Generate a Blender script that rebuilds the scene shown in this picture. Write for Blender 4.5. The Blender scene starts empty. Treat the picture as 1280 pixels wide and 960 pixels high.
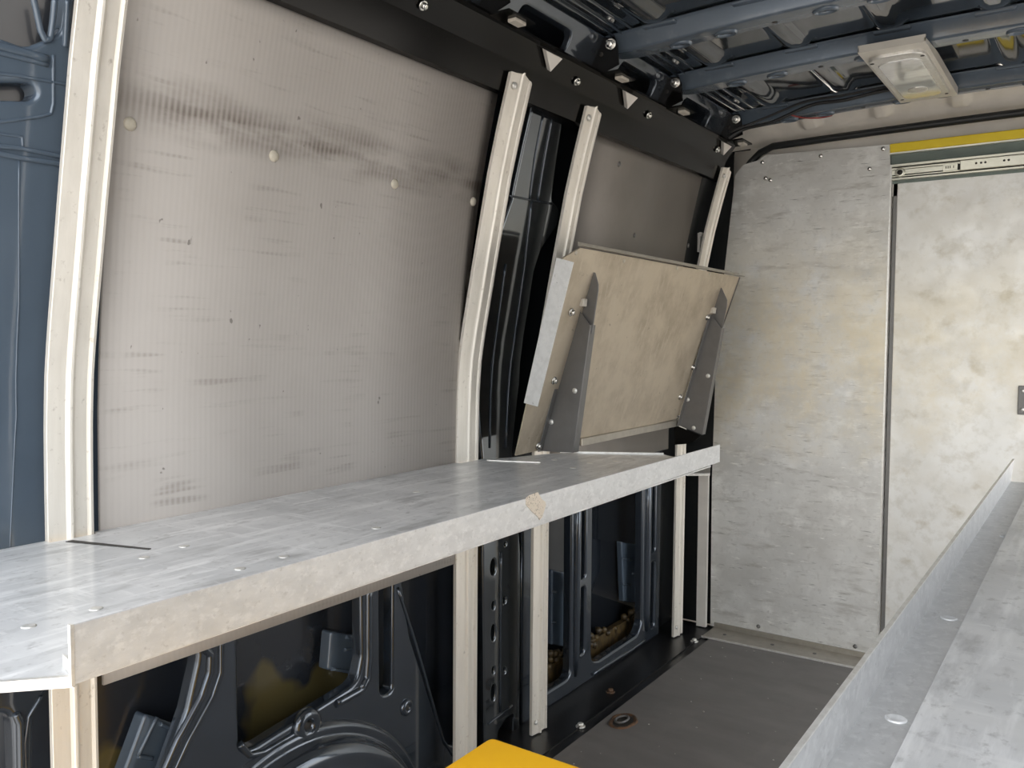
import bpy, bmesh, math, random
from mathutils import Vector, Matrix
from mathutils.geometry import tessellate_polygon
random.seed(7)
C = bpy.context.scene.collection
V = Vector

# ------------------------------------------------------------------ camera
FPX = 1063.6
CAM = V((0, 0, 1.12))
YAW, PIT, ROL = 0.606198, -0.0556541, 0.0040454
cf = V((-math.sin(YAW)*math.cos(PIT), math.cos(YAW)*math.cos(PIT), math.sin(PIT)))
r0 = V((math.cos(YAW), math.sin(YAW), 0)); u0 = r0.cross(cf)
cr = r0*math.cos(ROL) + u0*math.sin(ROL); cu = cr.cross(cf)
cd = bpy.data.cameras.new('camera'); cam = bpy.data.objects.new('camera', cd); C.objects.link(cam)
cd.sensor_width = 36; cd.lens = 36*FPX/1280; cd.clip_start = 0.02
cam.matrix_world = Matrix(((cr.x, cu.x, -cf.x, CAM.x), (cr.y, cu.y, -cf.y, CAM.y), (cr.z, cu.z, -cf.z, CAM.z), (0, 0, 0, 1)))
bpy.context.scene.camera = cam

def ray(px, py): return cf + cr*((px-640)/FPX) - cu*((py-480)/FPX)
def at_x(px, py, X): d = ray(px, py); return CAM + d*((X-CAM.x)/d.x)     # survey of the photo: where a sight line meets a real plane
def at_y(px, py, Y): d = ray(px, py); return CAM + d*((Y-CAM.y)/d.y)
def at_z(px, py, Z): d = ray(px, py); return CAM + d*((Z-CAM.z)/d.z)

def lerp_table(t, z):
    if z <= t[0][0]: return t[0][1]
    for (a, x), (b, y) in zip(t, t[1:]):
        if z <= b: return x + (y-x)*(z-a)/(b-a)
    a, x = t[-2]; b, y = t[-1]
    return x + (y-x)*(z-a)/(b-a)
POST = [(0, -1.276), (.55, -1.274), (.85, -1.272), (.97, -1.269), (1.05, -1.2635), (1.12, -1.2525), (1.2, -1.236), (1.32, -1.212), (1.5, -1.174), (1.6, -1.148), (1.72, -1.114)]
PANEL = [(0, -1.282), (.82, -1.280), (1.0, -1.276), (1.12, -1.266), (1.28, -1.247), (1.44, -1.222), (1.56, -1.196), (1.685, -1.166)]
def xpost(z): return lerp_table(POST, z)
def xpanel(z): return lerp_table(PANEL, z)
def xin(z): return xpost(z) - 0.068
def xout(z): return xpost(z) - 0.17
def on_wall(px, py, fn=xin):
    X = fn(.5)
    for _ in range(8): p = at_x(px, py, X); X = fn(p.z)
    return (p.y, p.z)

# ------------------------------------------------------------------ materials
def mat(name, base, metal=0.0, rough=0.5, var=None, rvar=None, bump=None, coat=0.0, layers=(), aniso=0, spec=None):
    """var=(scale3, colour2, lo, hi[, detail]) mixes a second colour by noise; layers add more of the same; rvar=(scale3, rough2); bump=(scale3, strength, dist)"""
    m = bpy.data.materials.new(name); m.use_nodes = True
    nt = m.node_tree; N = nt.nodes; L = nt.links; b = N['Principled BSDF']
    b.inputs['Metallic'].default_value = metal; b.inputs['Roughness'].default_value = rough
    b.inputs['Coat Weight'].default_value = coat; b.inputs['Coat Roughness'].default_value = 0.06
    if spec is not None: b.inputs['Specular IOR Level'].default_value = spec
    tc = N.new('ShaderNodeTexCoord')
    def noise(sc, detail=5, seed=0):
        mp = N.new('ShaderNodeMapping'); L.new(tc.outputs['Object'], mp.inputs[0]); mp.inputs['Scale'].default_value = sc
        mp.inputs['Location'].default_value = (seed*3.7, seed*1.3, seed*5.1)
        n = N.new('ShaderNodeTexNoise'); n.inputs['Scale'].default_value = 1; n.inputs['Detail'].default_value = detail; n.inputs['Roughness'].default_value = .6
        L.new(mp.outputs[0], n.inputs['Vector']); return n.outputs['Fac']
    col = N.new('ShaderNodeRGB'); col.outputs[0].default_value = (*base, 1); cur = col.outputs[0]
    allv = ([var] if var else []) + list(layers)
    for i, v in enumerate(allv):
        sc, c2, lo, hi = v[:4]
        f = noise(sc, v[4] if len(v) > 4 else 5, i+1)
        mr = N.new('ShaderNodeMapRange'); L.new(f, mr.inputs['Value']); mr.inputs['From Min'].default_value = lo; mr.inputs['From Max'].default_value = hi
        mx = N.new('ShaderNodeMix'); mx.data_type = 'RGBA'; L.new(mr.outputs[0], mx.inputs[0]); L.new(cur, mx.inputs[6]); mx.inputs[7].default_value = (*c2, 1)
        cur = mx.outputs[2]
    L.new(cur, b.inputs['Base Color'])
    if rvar:
        f = noise(rvar[0], 6, 9); mr = N.new('ShaderNodeMapRange'); L.new(f, mr.inputs['Value'])
        mr.inputs['From Min'].default_value = .3; mr.inputs['From Max'].default_value = .7
        mr.inputs['To Min'].default_value = rough; mr.inputs['To Max'].default_value = rvar[1]; L.new(mr.outputs[0], b.inputs['Roughness'])
    if bump:
        f = noise(bump[0], 4, 5); bp = N.new('ShaderNodeBump'); bp.inputs['Strength'].default_value = bump[1]; bp.inputs['Distance'].default_value = bump[2]
        L.new(f, bp.inputs['Height']); L.new(bp.outputs[0], b.inputs['Normal'])
    return m

M = {}
M['post'] = mat('brushed_aluminium', (.83, .785, .71), .45, .46, ((60, 60, 6), (.74, .695, .62), .4, .75), layers=[((34, 34, 22), (.34, .29, .24), .665, .76), ((90, 90, 90), (.60, .55, .48), .62, .74)], rvar=((40, 40, 3), .56), bump=((150, 150, 6), .12, .001))
M['deck'] = mat('worn_aluminium_sheet', (.74, .745, .75), .32, .40, ((3, 7, 9), (.58, .59, .60), .40, .66), layers=[((38, 5, 20), (.88, .885, .89), .50, .68), ((26, 7, 20), (.42, .425, .43), .56, .74), ((9, 46, 20), (.84, .845, .85), .58, .74), ((90, 60, 40), (.48, .48, .48), .56, .74)], rvar=((12, 30, 12), .5), bump=((30, 10, 10), .10, .002), coat=.30)
M['deck'].node_tree.nodes['Principled BSDF'].inputs['Coat Roughness'].default_value = .10
M['lip'] = mat('galvanised_edge', (.66, .665, .67), .5, .42, ((40, 26, 50), (.58, .585, .59), .38, .66), layers=[((110, 80, 120), (.72, .725, .73), .50, .68), ((60, 24, 60), (.42, .42, .42), .62, .78), ((160, 140, 160), (.50, .50, .50), .60, .74)], rvar=((25, 20, 30), .5), bump=((60, 60, 60), .08, .001))
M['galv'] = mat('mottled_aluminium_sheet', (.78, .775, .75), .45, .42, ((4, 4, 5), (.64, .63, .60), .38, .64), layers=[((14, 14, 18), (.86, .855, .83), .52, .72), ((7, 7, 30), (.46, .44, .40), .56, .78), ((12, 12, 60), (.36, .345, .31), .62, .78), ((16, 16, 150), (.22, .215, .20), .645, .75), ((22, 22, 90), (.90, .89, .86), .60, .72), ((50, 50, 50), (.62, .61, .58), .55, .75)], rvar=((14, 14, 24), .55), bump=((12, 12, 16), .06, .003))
def warm_band(m, z0, z1, soft, colour, amt):      # warmer tone mixed in at mid height, broken up by noise
    nt = m.node_tree; N = nt.nodes; L = nt.links; b = N['Principled BSDF']; src = b.inputs['Base Color'].links[0].from_socket
    tc = N.new('ShaderNodeTexCoord'); sx = N.new('ShaderNodeSeparateXYZ'); L.new(tc.outputs['Object'], sx.inputs[0])
    n = N.new('ShaderNodeTexNoise'); n.inputs['Scale'].default_value = 5; n.inputs['Detail'].default_value = 6; n.inputs['Roughness'].default_value = .7; L.new(tc.outputs['Object'], n.inputs['Vector'])
    a = N.new('ShaderNodeMath'); a.operation = 'MULTIPLY_ADD'; L.new(n.outputs['Fac'], a.inputs[0]); a.inputs[1].default_value = .5; L.new(sx.outputs['Z'], a.inputs[2])
    r1 = N.new('ShaderNodeMapRange'); L.new(a.outputs[0], r1.inputs['Value']); r1.inputs['From Min'].default_value = z0+.25-soft; r1.inputs['From Max'].default_value = z0+.25+soft
    r2 = N.new('ShaderNodeMapRange'); L.new(a.outputs[0], r2.inputs['Value']); r2.inputs['From Min'].default_value = z1+.25+soft; r2.inputs['From Max'].default_value = z1+.25-soft
    r3 = N.new('ShaderNodeMapRange'); L.new(n.outputs['Fac'], r3.inputs['Value']); r3.inputs['From Min'].default_value = .35; r3.inputs['From Max'].default_value = .6; r3.inputs['To Max'].default_value = amt
    p = N.new('ShaderNodeMath'); p.operation = 'MULTIPLY'; L.new(r1.outputs[0], p.inputs[0]); L.new(r2.outputs[0], p.inputs[1])
    q = N.new('ShaderNodeMath'); q.operation = 'MULTIPLY'; L.new(p.outputs[0], q.inputs[0]); L.new(r3.outputs[0], q.inputs[1])
    mx = N.new('ShaderNodeMix'); mx.data_type = 'RGBA'; L.new(q.outputs[0], mx.inputs[0]); L.new(src, mx.inputs[6]); mx.inputs[7].default_value = (*colour, 1); L.new(mx.outputs[2], b.inputs['Base Color'])
warm_band(M['galv'], .82, 1.42, .16, (.80, .71, .53), .75)
M['door'] = mat('smudged_aluminium_door', (.82, .815, .79), .45, .40, ((6, 6, 7), (.74, .72, .67), .42, .66), layers=[((11, 11, 13), (.52, .475, .385), .56, .76), ((30, 30, 30), (.70, .685, .64), .5, .7)], rvar=((10, 10, 12), .52), bump=((8, 8, 8), .05, .003))
M['crinkle'] = mat('crinkled_beige_roof', (.84, .795, .73), .15, .40, ((9, 9, 9), (.72, .68, .62), .4, .68), bump=((30, 40, 30), .25, .004))  # beige crinkled finish for the sloped front of the roof
warm_band(M['door'], .85, 1.35, .12, (.70, .61, .43), .5)
M['header'] = mat('primed_header', (.80, .765, .71), .2, .45, ((5, 5, 9), (.70, .665, .615), .4, .7))
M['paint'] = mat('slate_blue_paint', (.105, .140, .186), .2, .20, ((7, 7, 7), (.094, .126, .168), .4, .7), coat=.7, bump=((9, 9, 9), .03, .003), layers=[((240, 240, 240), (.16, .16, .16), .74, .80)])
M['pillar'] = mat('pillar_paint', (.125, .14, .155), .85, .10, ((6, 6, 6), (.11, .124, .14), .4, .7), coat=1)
M['rib'] = mat('slate_blue_lit_paint', (.125, .158, .20), .2, .24, ((7, 7, 7), (.11, .14, .18), .4, .7), coat=.6, layers=[((20, 40, 20), (.16, .195, .24), .58, .75)])  # the body's slate blue, lightened for the daylight on the ribs
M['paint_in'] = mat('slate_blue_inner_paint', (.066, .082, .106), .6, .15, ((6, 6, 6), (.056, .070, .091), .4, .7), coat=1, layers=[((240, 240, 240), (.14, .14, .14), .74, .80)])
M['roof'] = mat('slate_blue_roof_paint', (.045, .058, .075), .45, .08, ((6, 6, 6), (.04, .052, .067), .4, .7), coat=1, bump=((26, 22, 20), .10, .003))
M['black'] = mat('satin_black_steel', (.004, .0038, .0036), 0, .17, ((20, 20, 20), (.005, .0047, .0045), .4, .7), spec=.2)
M['rubber'] = mat('black_rubber', (.008, .010, .011), 0, .45, ((30, 30, 30), (.014, .015, .015), .4, .7))
M['bolt'] = mat('zinc_bolt', (.78, .77, .74), 1, .22, ((60, 60, 60), (.6, .59, .56), .4, .7))
M['rivet'] = mat('pale_rivet', (.80, .79, .76), .6, .35, ((90, 90, 90), (.66, .64, .6), .4, .7))
M['cap'] = mat('cream_plastic', (.56, .51, .42), 0, .4, ((90, 90, 90), (.46, .42, .34), .4, .7))
M['grey'] = mat('grey_lining_board', (.215, .195, .175), .25, .42, ((6, 6, 6), (.185, .168, .15), .4, .7), layers=[((60, 60, 60), (.10, .09, .08), .72, .8)])
M['table'] = mat('stained_table_underside', (.56, .485, .38), .5, .40, ((9, 9, 9), (.42, .355, .27), .40, .66), layers=[((50, 50, 16), (.57, .50, .40), .52, .72), ((26, 40, 60), (.22, .19, .15), .66, .78)], rvar=((20, 20, 9), .5))
M['tabedge'] = mat('table_edge_metal', (.43, .40, .35), .7, .40, ((30, 30, 30), (.36, .335, .29), .4, .7))
M['lit_edge'] = mat('scuffed_lit_flange', (.74, .74, .73), .3, .42, ((60, 60, 60), (.64, .64, .63), .4, .7), layers=[((90, 90, 60), (.16, .16, .16), .66, .76)])
M['bracket'] = mat('grey_powder_coat', (.170, .165, .160), .35, .40, ((30, 30, 30), (.15, .145, .14), .4, .7))
M['nylon'] = mat('cream_nylon', (.62, .57, .50), 0, .45, ((70, 70, 70), (.54, .5, .43), .4, .7))
M['yellow'] = mat('yellow_lacquer', (.98, .53, .010), 0, .42, ((9, 9, 9), (.95, .495, .009), .4, .7), layers=[((30, 24, 30), (.60, .30, .02), .72, .82)])
M['tape'] = mat('yellow_strip_plastic', (.90, .68, .025), 0, .4, ((9, 9, 9), (.84, .62, .02), .4, .7))
M['teal'] = mat('grey_green_board', (.16, .20, .18), 0, .5, ((14, 14, 40), (.13, .165, .15), .4, .7))
M['slide'] = mat('zinc_slide', (.82, .81, .70), .6, .33, ((20, 20, 40), (.72, .71, .60), .4, .7))
M['slot'] = mat('dark_recess', (.03, .028, .025), 0, .6, ((30, 30, 30), (.045, .04, .035), .4, .7))
M['floor'] = mat('dark_grey_floor_lining', (.185, .173, .166), 0, .50, ((4, 11, 4), (.148, .139, .133), .35, .7), layers=[((160, 160, 160), (.28, .26, .24), .735, .77), ((10, 3, 4), (.195, .182, .173), .58, .8)], rvar=((6, 9, 6), .62))
M['sill'] = mat('black_sill', (.009, .009, .010), 0, .34, ((50, 50, 50), (.018, .017, .016), .5, .75), layers=[((170, 170, 170), (.17, .15, .12), .71, .77)])
M['rust'] = mat('rusty_steel', (.16, .085, .045), .2, .7, ((80, 80, 80), (.06, .045, .035), .45, .65))
M['lamp'] = mat('pale_lamp_plate', (.70, .665, .60), .2, .38, ((12, 12, 12), (.65, .615, .555), .4, .7))
M['lens'] = mat('clear_lamp_lens', (.78, .78, .76), .25, .10, ((9, 40, 9), (.66, .66, .64), .45, .6), coat=.8, bump=((30, 60, 30), .08, .002))
M['cable'] = mat('black_cable', (.012, .012, .013), 0, .4, ((60, 60, 60), (.02, .02, .02), .4, .7))
M['redcable'] = mat('red_cable', (.28, .02, .015), 0, .4, ((60, 60, 60), (.2, .015, .01), .4, .7))
M['sticker'] = mat('torn_paper_sticker', (.80, .71, .60), 0, .65, ((300, 420, 300), (.20, .16, .11), .57, .63), layers=[((60, 60, 60), (.76, .68, .57), .5, .7)])
M['crumb'] = mat('pale_grit', (.5, .48, .44), 0, .8, ((200, 200, 200), (.3, .28, .25), .4, .7))
M['gravel'] = mat('warm_gravel', (.39, .365, .335), 0, .9, ((3, 3, 3), (.31, .29, .265), .4, .65), layers=[((40, 40, 40), (.20, .185, .17), .55, .75)])
M['foil'] = mat('amber_tape', (.30, .17, .06), 0, .5, ((90, 90, 90), (.16, .08, .03), .4, .7))

# outer skin: dark paint with runs of brown cavity wax low down
def skin_mat():
    m = mat('outer_skin_with_wax', (.024, .029, .038), .1, .22, ((6, 6, 6), (.018, .022, .030), .4, .7), coat=.5)
    nt = m.node_tree; N = nt.nodes; L = nt.links; b = N['Principled BSDF']
    src = b.inputs['Base Color'].links[0].from_socket
    tc = N.new('ShaderNodeTexCoord'); sx = N.new('ShaderNodeSeparateXYZ'); L.new(tc.outputs['Object'], sx.inputs[0])
    n = N.new('ShaderNodeTexNoise'); n.inputs['Scale'].default_value = 4.2; n.inputs['Detail'].default_value = 3; L.new(tc.outputs['Object'], n.inputs['Vector'])
    a = N.new('ShaderNodeMath'); a.operation = 'MULTIPLY_ADD'; L.new(n.outputs['Fac'], a.inputs[0]); a.inputs[1].default_value = .55; L.new(sx.outputs['Z'], a.inputs[2])
    mr = N.new('ShaderNodeMapRange'); L.new(a.outputs[0], mr.inputs['Value']); mr.inputs['From Min'].default_value = .655; mr.inputs['From Max'].default_value = .63
    y = N.new('ShaderNodeMapRange'); L.new(sx.outputs['Y'], y.inputs['Value']); y.inputs['From Min'].default_value = 1.455; y.inputs['From Max'].default_value = 1.43
    ml = N.new('ShaderNodeMath'); ml.operation = 'MULTIPLY'; L.new(mr.outputs[0], ml.inputs[0]); L.new(y.outputs[0], ml.inputs[1])
    mx = N.new('ShaderNodeMix'); mx.data_type = 'RGBA'; L.new(ml.outputs[0], mx.inputs[0]); L.new(src, mx.inputs[6]); mx.inputs[7].default_value = (.105, .088, .038, 1)
    L.new(mx.outputs[2], b.inputs['Base Color']); return m
M['skin'] = skin_mat()

# big ribbed plastic panel with its dirt smears
def panel_mat():
    m = mat('ribbed_grey_plastic', (.455, .42, .39), 0, .55, ((5, 5, 5), (.425, .39, .36), .4, .7))
    nt = m.node_tree; N = nt.nodes; L = nt.links; b = N['Principled BSDF']
    src = b.inputs['Base Color'].links[0].from_socket
    tc = N.new('ShaderNodeTexCoord'); sx = N.new('ShaderNodeSeparateXYZ'); L.new(tc.outputs['Object'], sx.inputs[0])
    def math_(op, *i):
        n = N.new('ShaderNodeMath'); n.operation = op
        for k, s in enumerate(i):
            if isinstance(s, (int, float)): n.inputs[k].default_value = s
            else: L.new(s, n.inputs[k])
        return n.outputs[0]
    def noise(sc, det=4, off=0):
        mp = N.new('ShaderNodeMapping'); L.new(tc.outputs['Object'], mp.inputs[0]); mp.inputs['Scale'].default_value = sc; mp.inputs['Location'].default_value = (off, off, off)
        n = N.new('ShaderNodeTexNoise'); n.inputs['Scale'].default_value = 1; n.inputs['Detail'].default_value = det; L.new(mp.outputs[0], n.inputs[0]); return n.outputs['Fac']
    def rng(v, a, bb):
        r = N.new('ShaderNodeMapRange'); L.new(v, r.inputs['Value']); r.inputs['From Min'].default_value = a; r.inputs['From Max'].default_value = bb; return r.outputs[0]
    def mixc(f, c):
        nonlocal src
        mx = N.new('ShaderNodeMix'); mx.data_type = 'RGBA'; L.new(f, mx.inputs[0]); L.new(src, mx.inputs[6]); mx.inputs[7].default_value = (*c, 1); src = mx.outputs[2]
    ridge = math_('ADD', math_('MULTIPLY', math_('SINE', math_('MULTIPLY', sx.outputs['Y'], 2*math.pi/.0105)), .5), .5)
    # one long smear at about shoulder height
    dz = math_('ABSOLUTE', math_('SUBTRACT', sx.outputs['Z'], 1.474))
    band = rng(math_('ADD', dz, math_('MULTIPLY', noise((4, 7, 10)), .06)), .085, .030)
    smear = math_('MULTIPLY', band, rng(noise((9, 7, 26), 5, 3), .36, .60))
    smear = math_('MULTIPLY', smear, rng(sx.outputs['Y'], .66, .82))
    smear = math_('MULTIPLY', smear, math_('MULTIPLY_ADD', ridge, .5, .5))
    mixc(math_('MULTIPLY', smear, .95), (.13, .105, .085))
    # thin drag marks lower down
    st = math_('MULTIPLY', rng(noise((5, 5, 75), 4, 7), .56, .70), rng(noise((6, 9, 6), 3, 5), .44, .58))
    mixc(math_('MULTIPLY', math_('MULTIPLY', st, math_('MULTIPLY_ADD', ridge, .6, .4)), .6), (.23, .20, .175))
    sp = rng(noise((55, 55, 40), 2, 2), .735, .765)
    mixc(math_('MULTIPLY', sp, .8), (.13, .115, .10))
    mixc(math_('MULTIPLY', ridge, .05), (.22, .20, .18))
    L.new(src, b.inputs['Base Color'])
    bp = N.new('ShaderNodeBump'); bp.inputs['Strength'].default_value = .13; bp.inputs['Distance'].default_value = .0015
    L.new(ridge, bp.inputs['Height']); L.new(bp.outputs[0], b.inputs['Normal']); return m
M['panel'] = panel_mat()

# ------------------------------------------------------------------ mesh helpers
class MB:
    def __init__(s): s.v = []; s.f = []; s.sm = []
    def add(s, vs, fs, smooth=False):
        k = len(s.v); s.v += [V(p) for p in vs]
        for f in fs: s.f.append([i+k for i in f]); s.sm.append(smooth)
    def box(s, lo, hi):
        (x, y, z), (X, Y, Z) = lo, hi
        s.add([(x,y,z),(X,y,z),(X,Y,z),(x,Y,z),(x,y,Z),(X,y,Z),(X,Y,Z),(x,Y,Z)], [(0,3,2,1),(4,5,6,7),(0,1,5,4),(1,2,6,5),(2,3,7,6),(3,0,4,7)])
    def obox(s, c, ax, ay, az):     # centre, three half vectors
        c, ax, ay, az = map(V, (c, ax, ay, az)); P = []
        for k in (-1, 1):
            for i, j in ((-1,-1),(1,-1),(1,1),(-1,1)): P.append(c+ax*i+ay*j+az*k)
        s.add(P, [(0,3,2,1),(4,5,6,7),(0,1,5,4),(1,2,6,5),(2,3,7,6),(3,0,4,7)])
    def prism(s, pts, ext):
        n = len(pts); ext = V(ext); pts = [V(p) for p in pts]
        tri = [tuple(t) for t in tessellate_polygon([pts])]
        s.add(pts + [p+ext for p in pts], tri + [tuple(i+n for i in reversed(t)) for t in tri] + [(i, (i+1) % n, (i+1) % n+n, i+n) for i in range(n)])
    def tube(s, path, r, n=10, cap=True):
        path = [V(p) for p in path]; rings = []; up = None
        for i, p in enumerate(path):
            t = (path[min(i+1, len(path)-1)] - path[max(i-1, 0)]).normalized()
            if up is None: up = t.orthogonal().normalized()
            up = (up - t*up.dot(t)).normalized(); w = t.cross(up)
            rr = r[i] if isinstance(r, (list, tuple)) else r
            rings.append([p + (up*math.cos(2*math.pi*k/n) + w*math.sin(2*math.pi*k/n))*rr for k in range(n)])
        s.rings(rings, True, cap)
    def rings(s, rings, closed=True, cap=True, smooth=True):
        n = len(rings[0]); vs = [p for R in rings for p in R]; fs = []
        for i in range(len(rings)-1):
            for k in range(n if closed else n-1):
                fs.append((i*n+k, i*n+(k+1) % n, (i+1)*n+(k+1) % n, (i+1)*n+k))
        s.add(vs, fs, smooth)
        if cap and closed:
            for R, rev in ((rings[0], True), (rings[-1], False)):
                tri = [tuple(t) for t in tessellate_polygon([R])]
                s.add(R, [tuple(reversed(t)) if rev else t for t in tri])
    def lathe(s, c, axis, prof, n=16):     # prof: (radius, height)
        c = V(c); a = V(axis).normalized(); u = a.orthogonal().normalized(); w = a.cross(u)
        s.rings([[c + a*h + (u*math.cos(2*math.pi*k/n) + w*math.sin(2*math.pi*k/n))*max(r, 1e-5) for k in range(n)] for r, h in prof], True, True)
    def build(s, name, m, parent=None, bevel=0, seg=2):
        base = parent_world(parent)
        me = bpy.data.meshes.new(name); me.from_pydata([tuple(p - base) for p in s.v], [], s.f)
        bm = bmesh.new(); bm.from_mesh(me)
        for f, k in zip(bm.faces, s.sm): f.smooth = k
        bmesh.ops.remove_doubles(bm, verts=bm.verts, dist=1e-6); bmesh.ops.recalc_face_normals(bm, faces=bm.faces); bm.to_mesh(me); bm.free()
        me.materials.append(m); o = bpy.data.objects.new(name, me); C.objects.link(o)
        if parent: o.parent = parent
        if bevel:
            md = o.modifiers.new('bevel', 'BEVEL'); md.width = bevel; md.segments = seg; md.limit_method = 'ANGLE'; md.angle_limit = math.radians(35); md.harden_normals = False
        return o
def parent_world(p):
    w = V((0, 0, 0))
    while p: w = w + V(p.location); p = p.parent
    return w
def thing(name, label, cat, loc=(0, 0, 0), group=None):
    o = bpy.data.objects.new(name, None); C.objects.link(o); o.location = loc; o.empty_display_size = .05
    return tag(o, label, cat, group)
def tag(o, label, cat, group=None, kind=None):
    o['label'] = label; o['category'] = cat
    if group: o['group'] = group
    if kind: o['kind'] = kind
    return o
def struct(o, label=None): 
    o['kind'] = 'structure'
    if label: o['label'] = label
    return o
def copy_tree(o, parent=None, off=None):
    c = o.copy(); C.objects.link(c); c.parent = parent
    if off is not None: c.location = V(o.location) + V(off)
    for ch in list(o.children): copy_tree(ch, c)
    return c

def round_poly(pts, r, n=5):
    out = []; m = len(pts)
    for i, p in enumerate(pts):
        rr = r[i] if isinstance(r, (list, tuple)) else r
        p = V(p).to_2d(); a = V(pts[i-1]).to_2d(); b = V(pts[(i+1) % m]).to_2d()
        da, db = (a-p), (b-p); la, lb = da.length, db.length
        if la < 1e-9 or lb < 1e-9: continue
        da /= la; db /= lb
        ang = da.angle(db)
        if rr <= 0 or ang > 3.1: out.append(p); continue
        t = min(rr/math.tan(ang/2), la*.48, lb*.48); s = p+da*t; e = p+db*t
        for k in range(n+1):
            q = k/n; out.append(s*(1-q)**2 + p*2*q*(1-q) + e*q*q)
    return out
def area(l): return sum(a.x*b.y-b.x*a.y for a, b in zip(l, l[1:]+l[:1]))/2
def offset(l, d):     # + d grows a counter-clockwise loop
    n = len(l); out = []
    for i in range(n):
        t1 = (l[i]-l[i-1]); t2 = (l[(i+1) % n]-l[i])
        t = (t1.normalized() if t1.length > 1e-9 else V((0, 0))) + (t2.normalized() if t2.length > 1e-9 else V((0, 0)))
        t = t.normalized() if t.length > 1e-9 else V((1, 0))
        out.append(l[i] + V((t.y, -t.x))*d)
    return out
def plate(name, m, outer, holes, place, depth=.018, b=.005, parent=None, cuts=()):
    """stamped sheet: 2-D outline with holes, rolled-in edges, then placed in space by place(u, v, w)"""
    bm = bmesh.new(); loops = [[V(p).to_2d() for p in outer]] + [[V(p).to_2d() for p in h] for h in holes]
    for i, l in enumerate(loops):
        if (area(l) > 0) != (i == 0): l.reverse()
    rolls = []
    for l in loops:
        rs = []
        for off, w in ((-b, 0), (-b*.62, -b*.07), (-b*.3, -b*.3), (-b*.07, -b*.62), (0, -b), (0, -depth)):
            rs.append([bm.verts.new((p.x, p.y, w)) for p in offset(l, off)])
        for a, c in zip(rs, rs[1:]):
            for k in range(len(l)):
                f = bm.faces.new((a[k], a[(k+1) % len(l)], c[(k+1) % len(l)], c[k])); f.smooth = True
        rolls.append(rs[0])
    flat = [v for l in rolls for v in l]
    for t in tessellate_polygon([[V((v.co.x, v.co.y, 0)) for v in l] for l in rolls]):
        try: bm.faces.new([flat[i] for i in t]).smooth = True
        except ValueError: pass
    for z in cuts:
        bmesh.ops.bisect_plane(bm, geom=bm.verts[:]+bm.edges[:]+bm.faces[:], plane_co=(0, z, 0), plane_no=(0, 1, 0))
    bmesh.ops.recalc_face_normals(bm, faces=bm.faces)
    base = parent_world(parent)
    for v in bm.verts: v.co = V(place(v.co.x, v.co.y, v.co.z)) - base
    bmesh.ops.recalc_face_normals(bm, faces=bm.faces)
    me = bpy.data.meshes.new(name); bm.to_mesh(me); bm.free(); me.materials.append(m)
    o = bpy.data.objects.new(name, me); C.objects.link(o)
    md = o.modifiers.new('wn', 'WEIGHTED_NORMAL'); md.weight = 100; md.mode = 'FACE_AREA'
    if parent: o.parent = parent
    return o
def bolt(name, c, axis, r, m=None, parent=None):
    a = V(axis).normalized(); b = MB()
    b.lathe(c, a, [(r*1.25, -.001), (r*1.25, r*.2), (r*1.05, r*.28)], 16)
    b.lathe(V(c)+a*r*.28, a, [(r*.86, 0), (r*.86, r*.62), (r*.66, r*.78), (r*.3, r*.82)], 6)
    return b.build(name, m or M['bolt'], parent)
def dome(name, c, axis, r, h, m, parent=None):
    b = MB(); b.lathe(c, axis, [(r, -.001), (r, h*.25), (r*.85, h*.65), (r*.5, h*.95), (.0001, h)], 14)
    return b.build(name, m, parent)

# ------------------------------------------------------------------ room shell
YB = 3.105
g = MB(); g.box((-40, -40, -.72), (40, 40, -.64)); struct(g.build('ground', M['gravel']))
f = MB(); f.box((-1.165, .22, -.05), (.52, 3.13, 0)); struct(f.build('floor', M['floor']), 'dark grey lined van floor')
s = MB(); s.box((-1.46, .22, -.06), (-1.165, 3.13, -.004)); s.box((-1.2, .22, -.004), (-1.196, 2.98, .001))
sill = struct(s.build('trim_1', M['sill']), 'black gritty sill strip between floor lining and van side')

ZS = [-.05, .3, .6, .85, .97, 1.05, 1.12, 1.2, 1.32, 1.5, 1.6, 1.72, 1.86, 1.93]
w = MB(); ys = [.3, 1.0, 1.75, 2.4, 3.2]
w.rings([[V((xout(z), y, z)) for z in ZS] + [V((xout(z)-.012, y, z)) for z in reversed(ZS)] for y in ys])
wall = struct(w.build('wall_left', M['skin']), 'dark blue side of the van behind the lining')

def pw(u, v, wd): return (xin(v)+wd, u, v)      # placed on the inner side frame
W = on_wall
def P(*px): return [W(*q) for q in px]
# lower rear frame with its cut-outs
A0 = round_poly([(.40, .30), (.609, .30), (.607, .548), (.40, .59)], .03)
A = round_poly([(.628, .22), (.80, .22), (.905, .44), (.940, .560), (.70, .600), (.640, .54)], [.02, .03, .05, .04, .05, .05])
B = round_poly([(1.018, .60), (1.020, .315), (1.06, .312), (1.335, .345), (1.350, .40), (1.347, .60)], [.03, .04, .03, .05, .03, .03])
Cc = round_poly([(1.409, .60), (1.411, .29), (1.450, .285), (1.452, .60)], [.01, .018, .018, .01], 6)
D = round_poly([(1.470, .62), (1.515, .40), (1.645, .085), (1.725, .035), (1.735, .62)], [.01, .02, .03, .03, .02])
lower = [(.32, .0), (1.775, .0), (1.775, .70), (.32, .70)]
rear = plate('rear_frame', M['paint_in'], lower, [A0, A, B, Cc, D], pw, .03, .010, wall)
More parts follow.
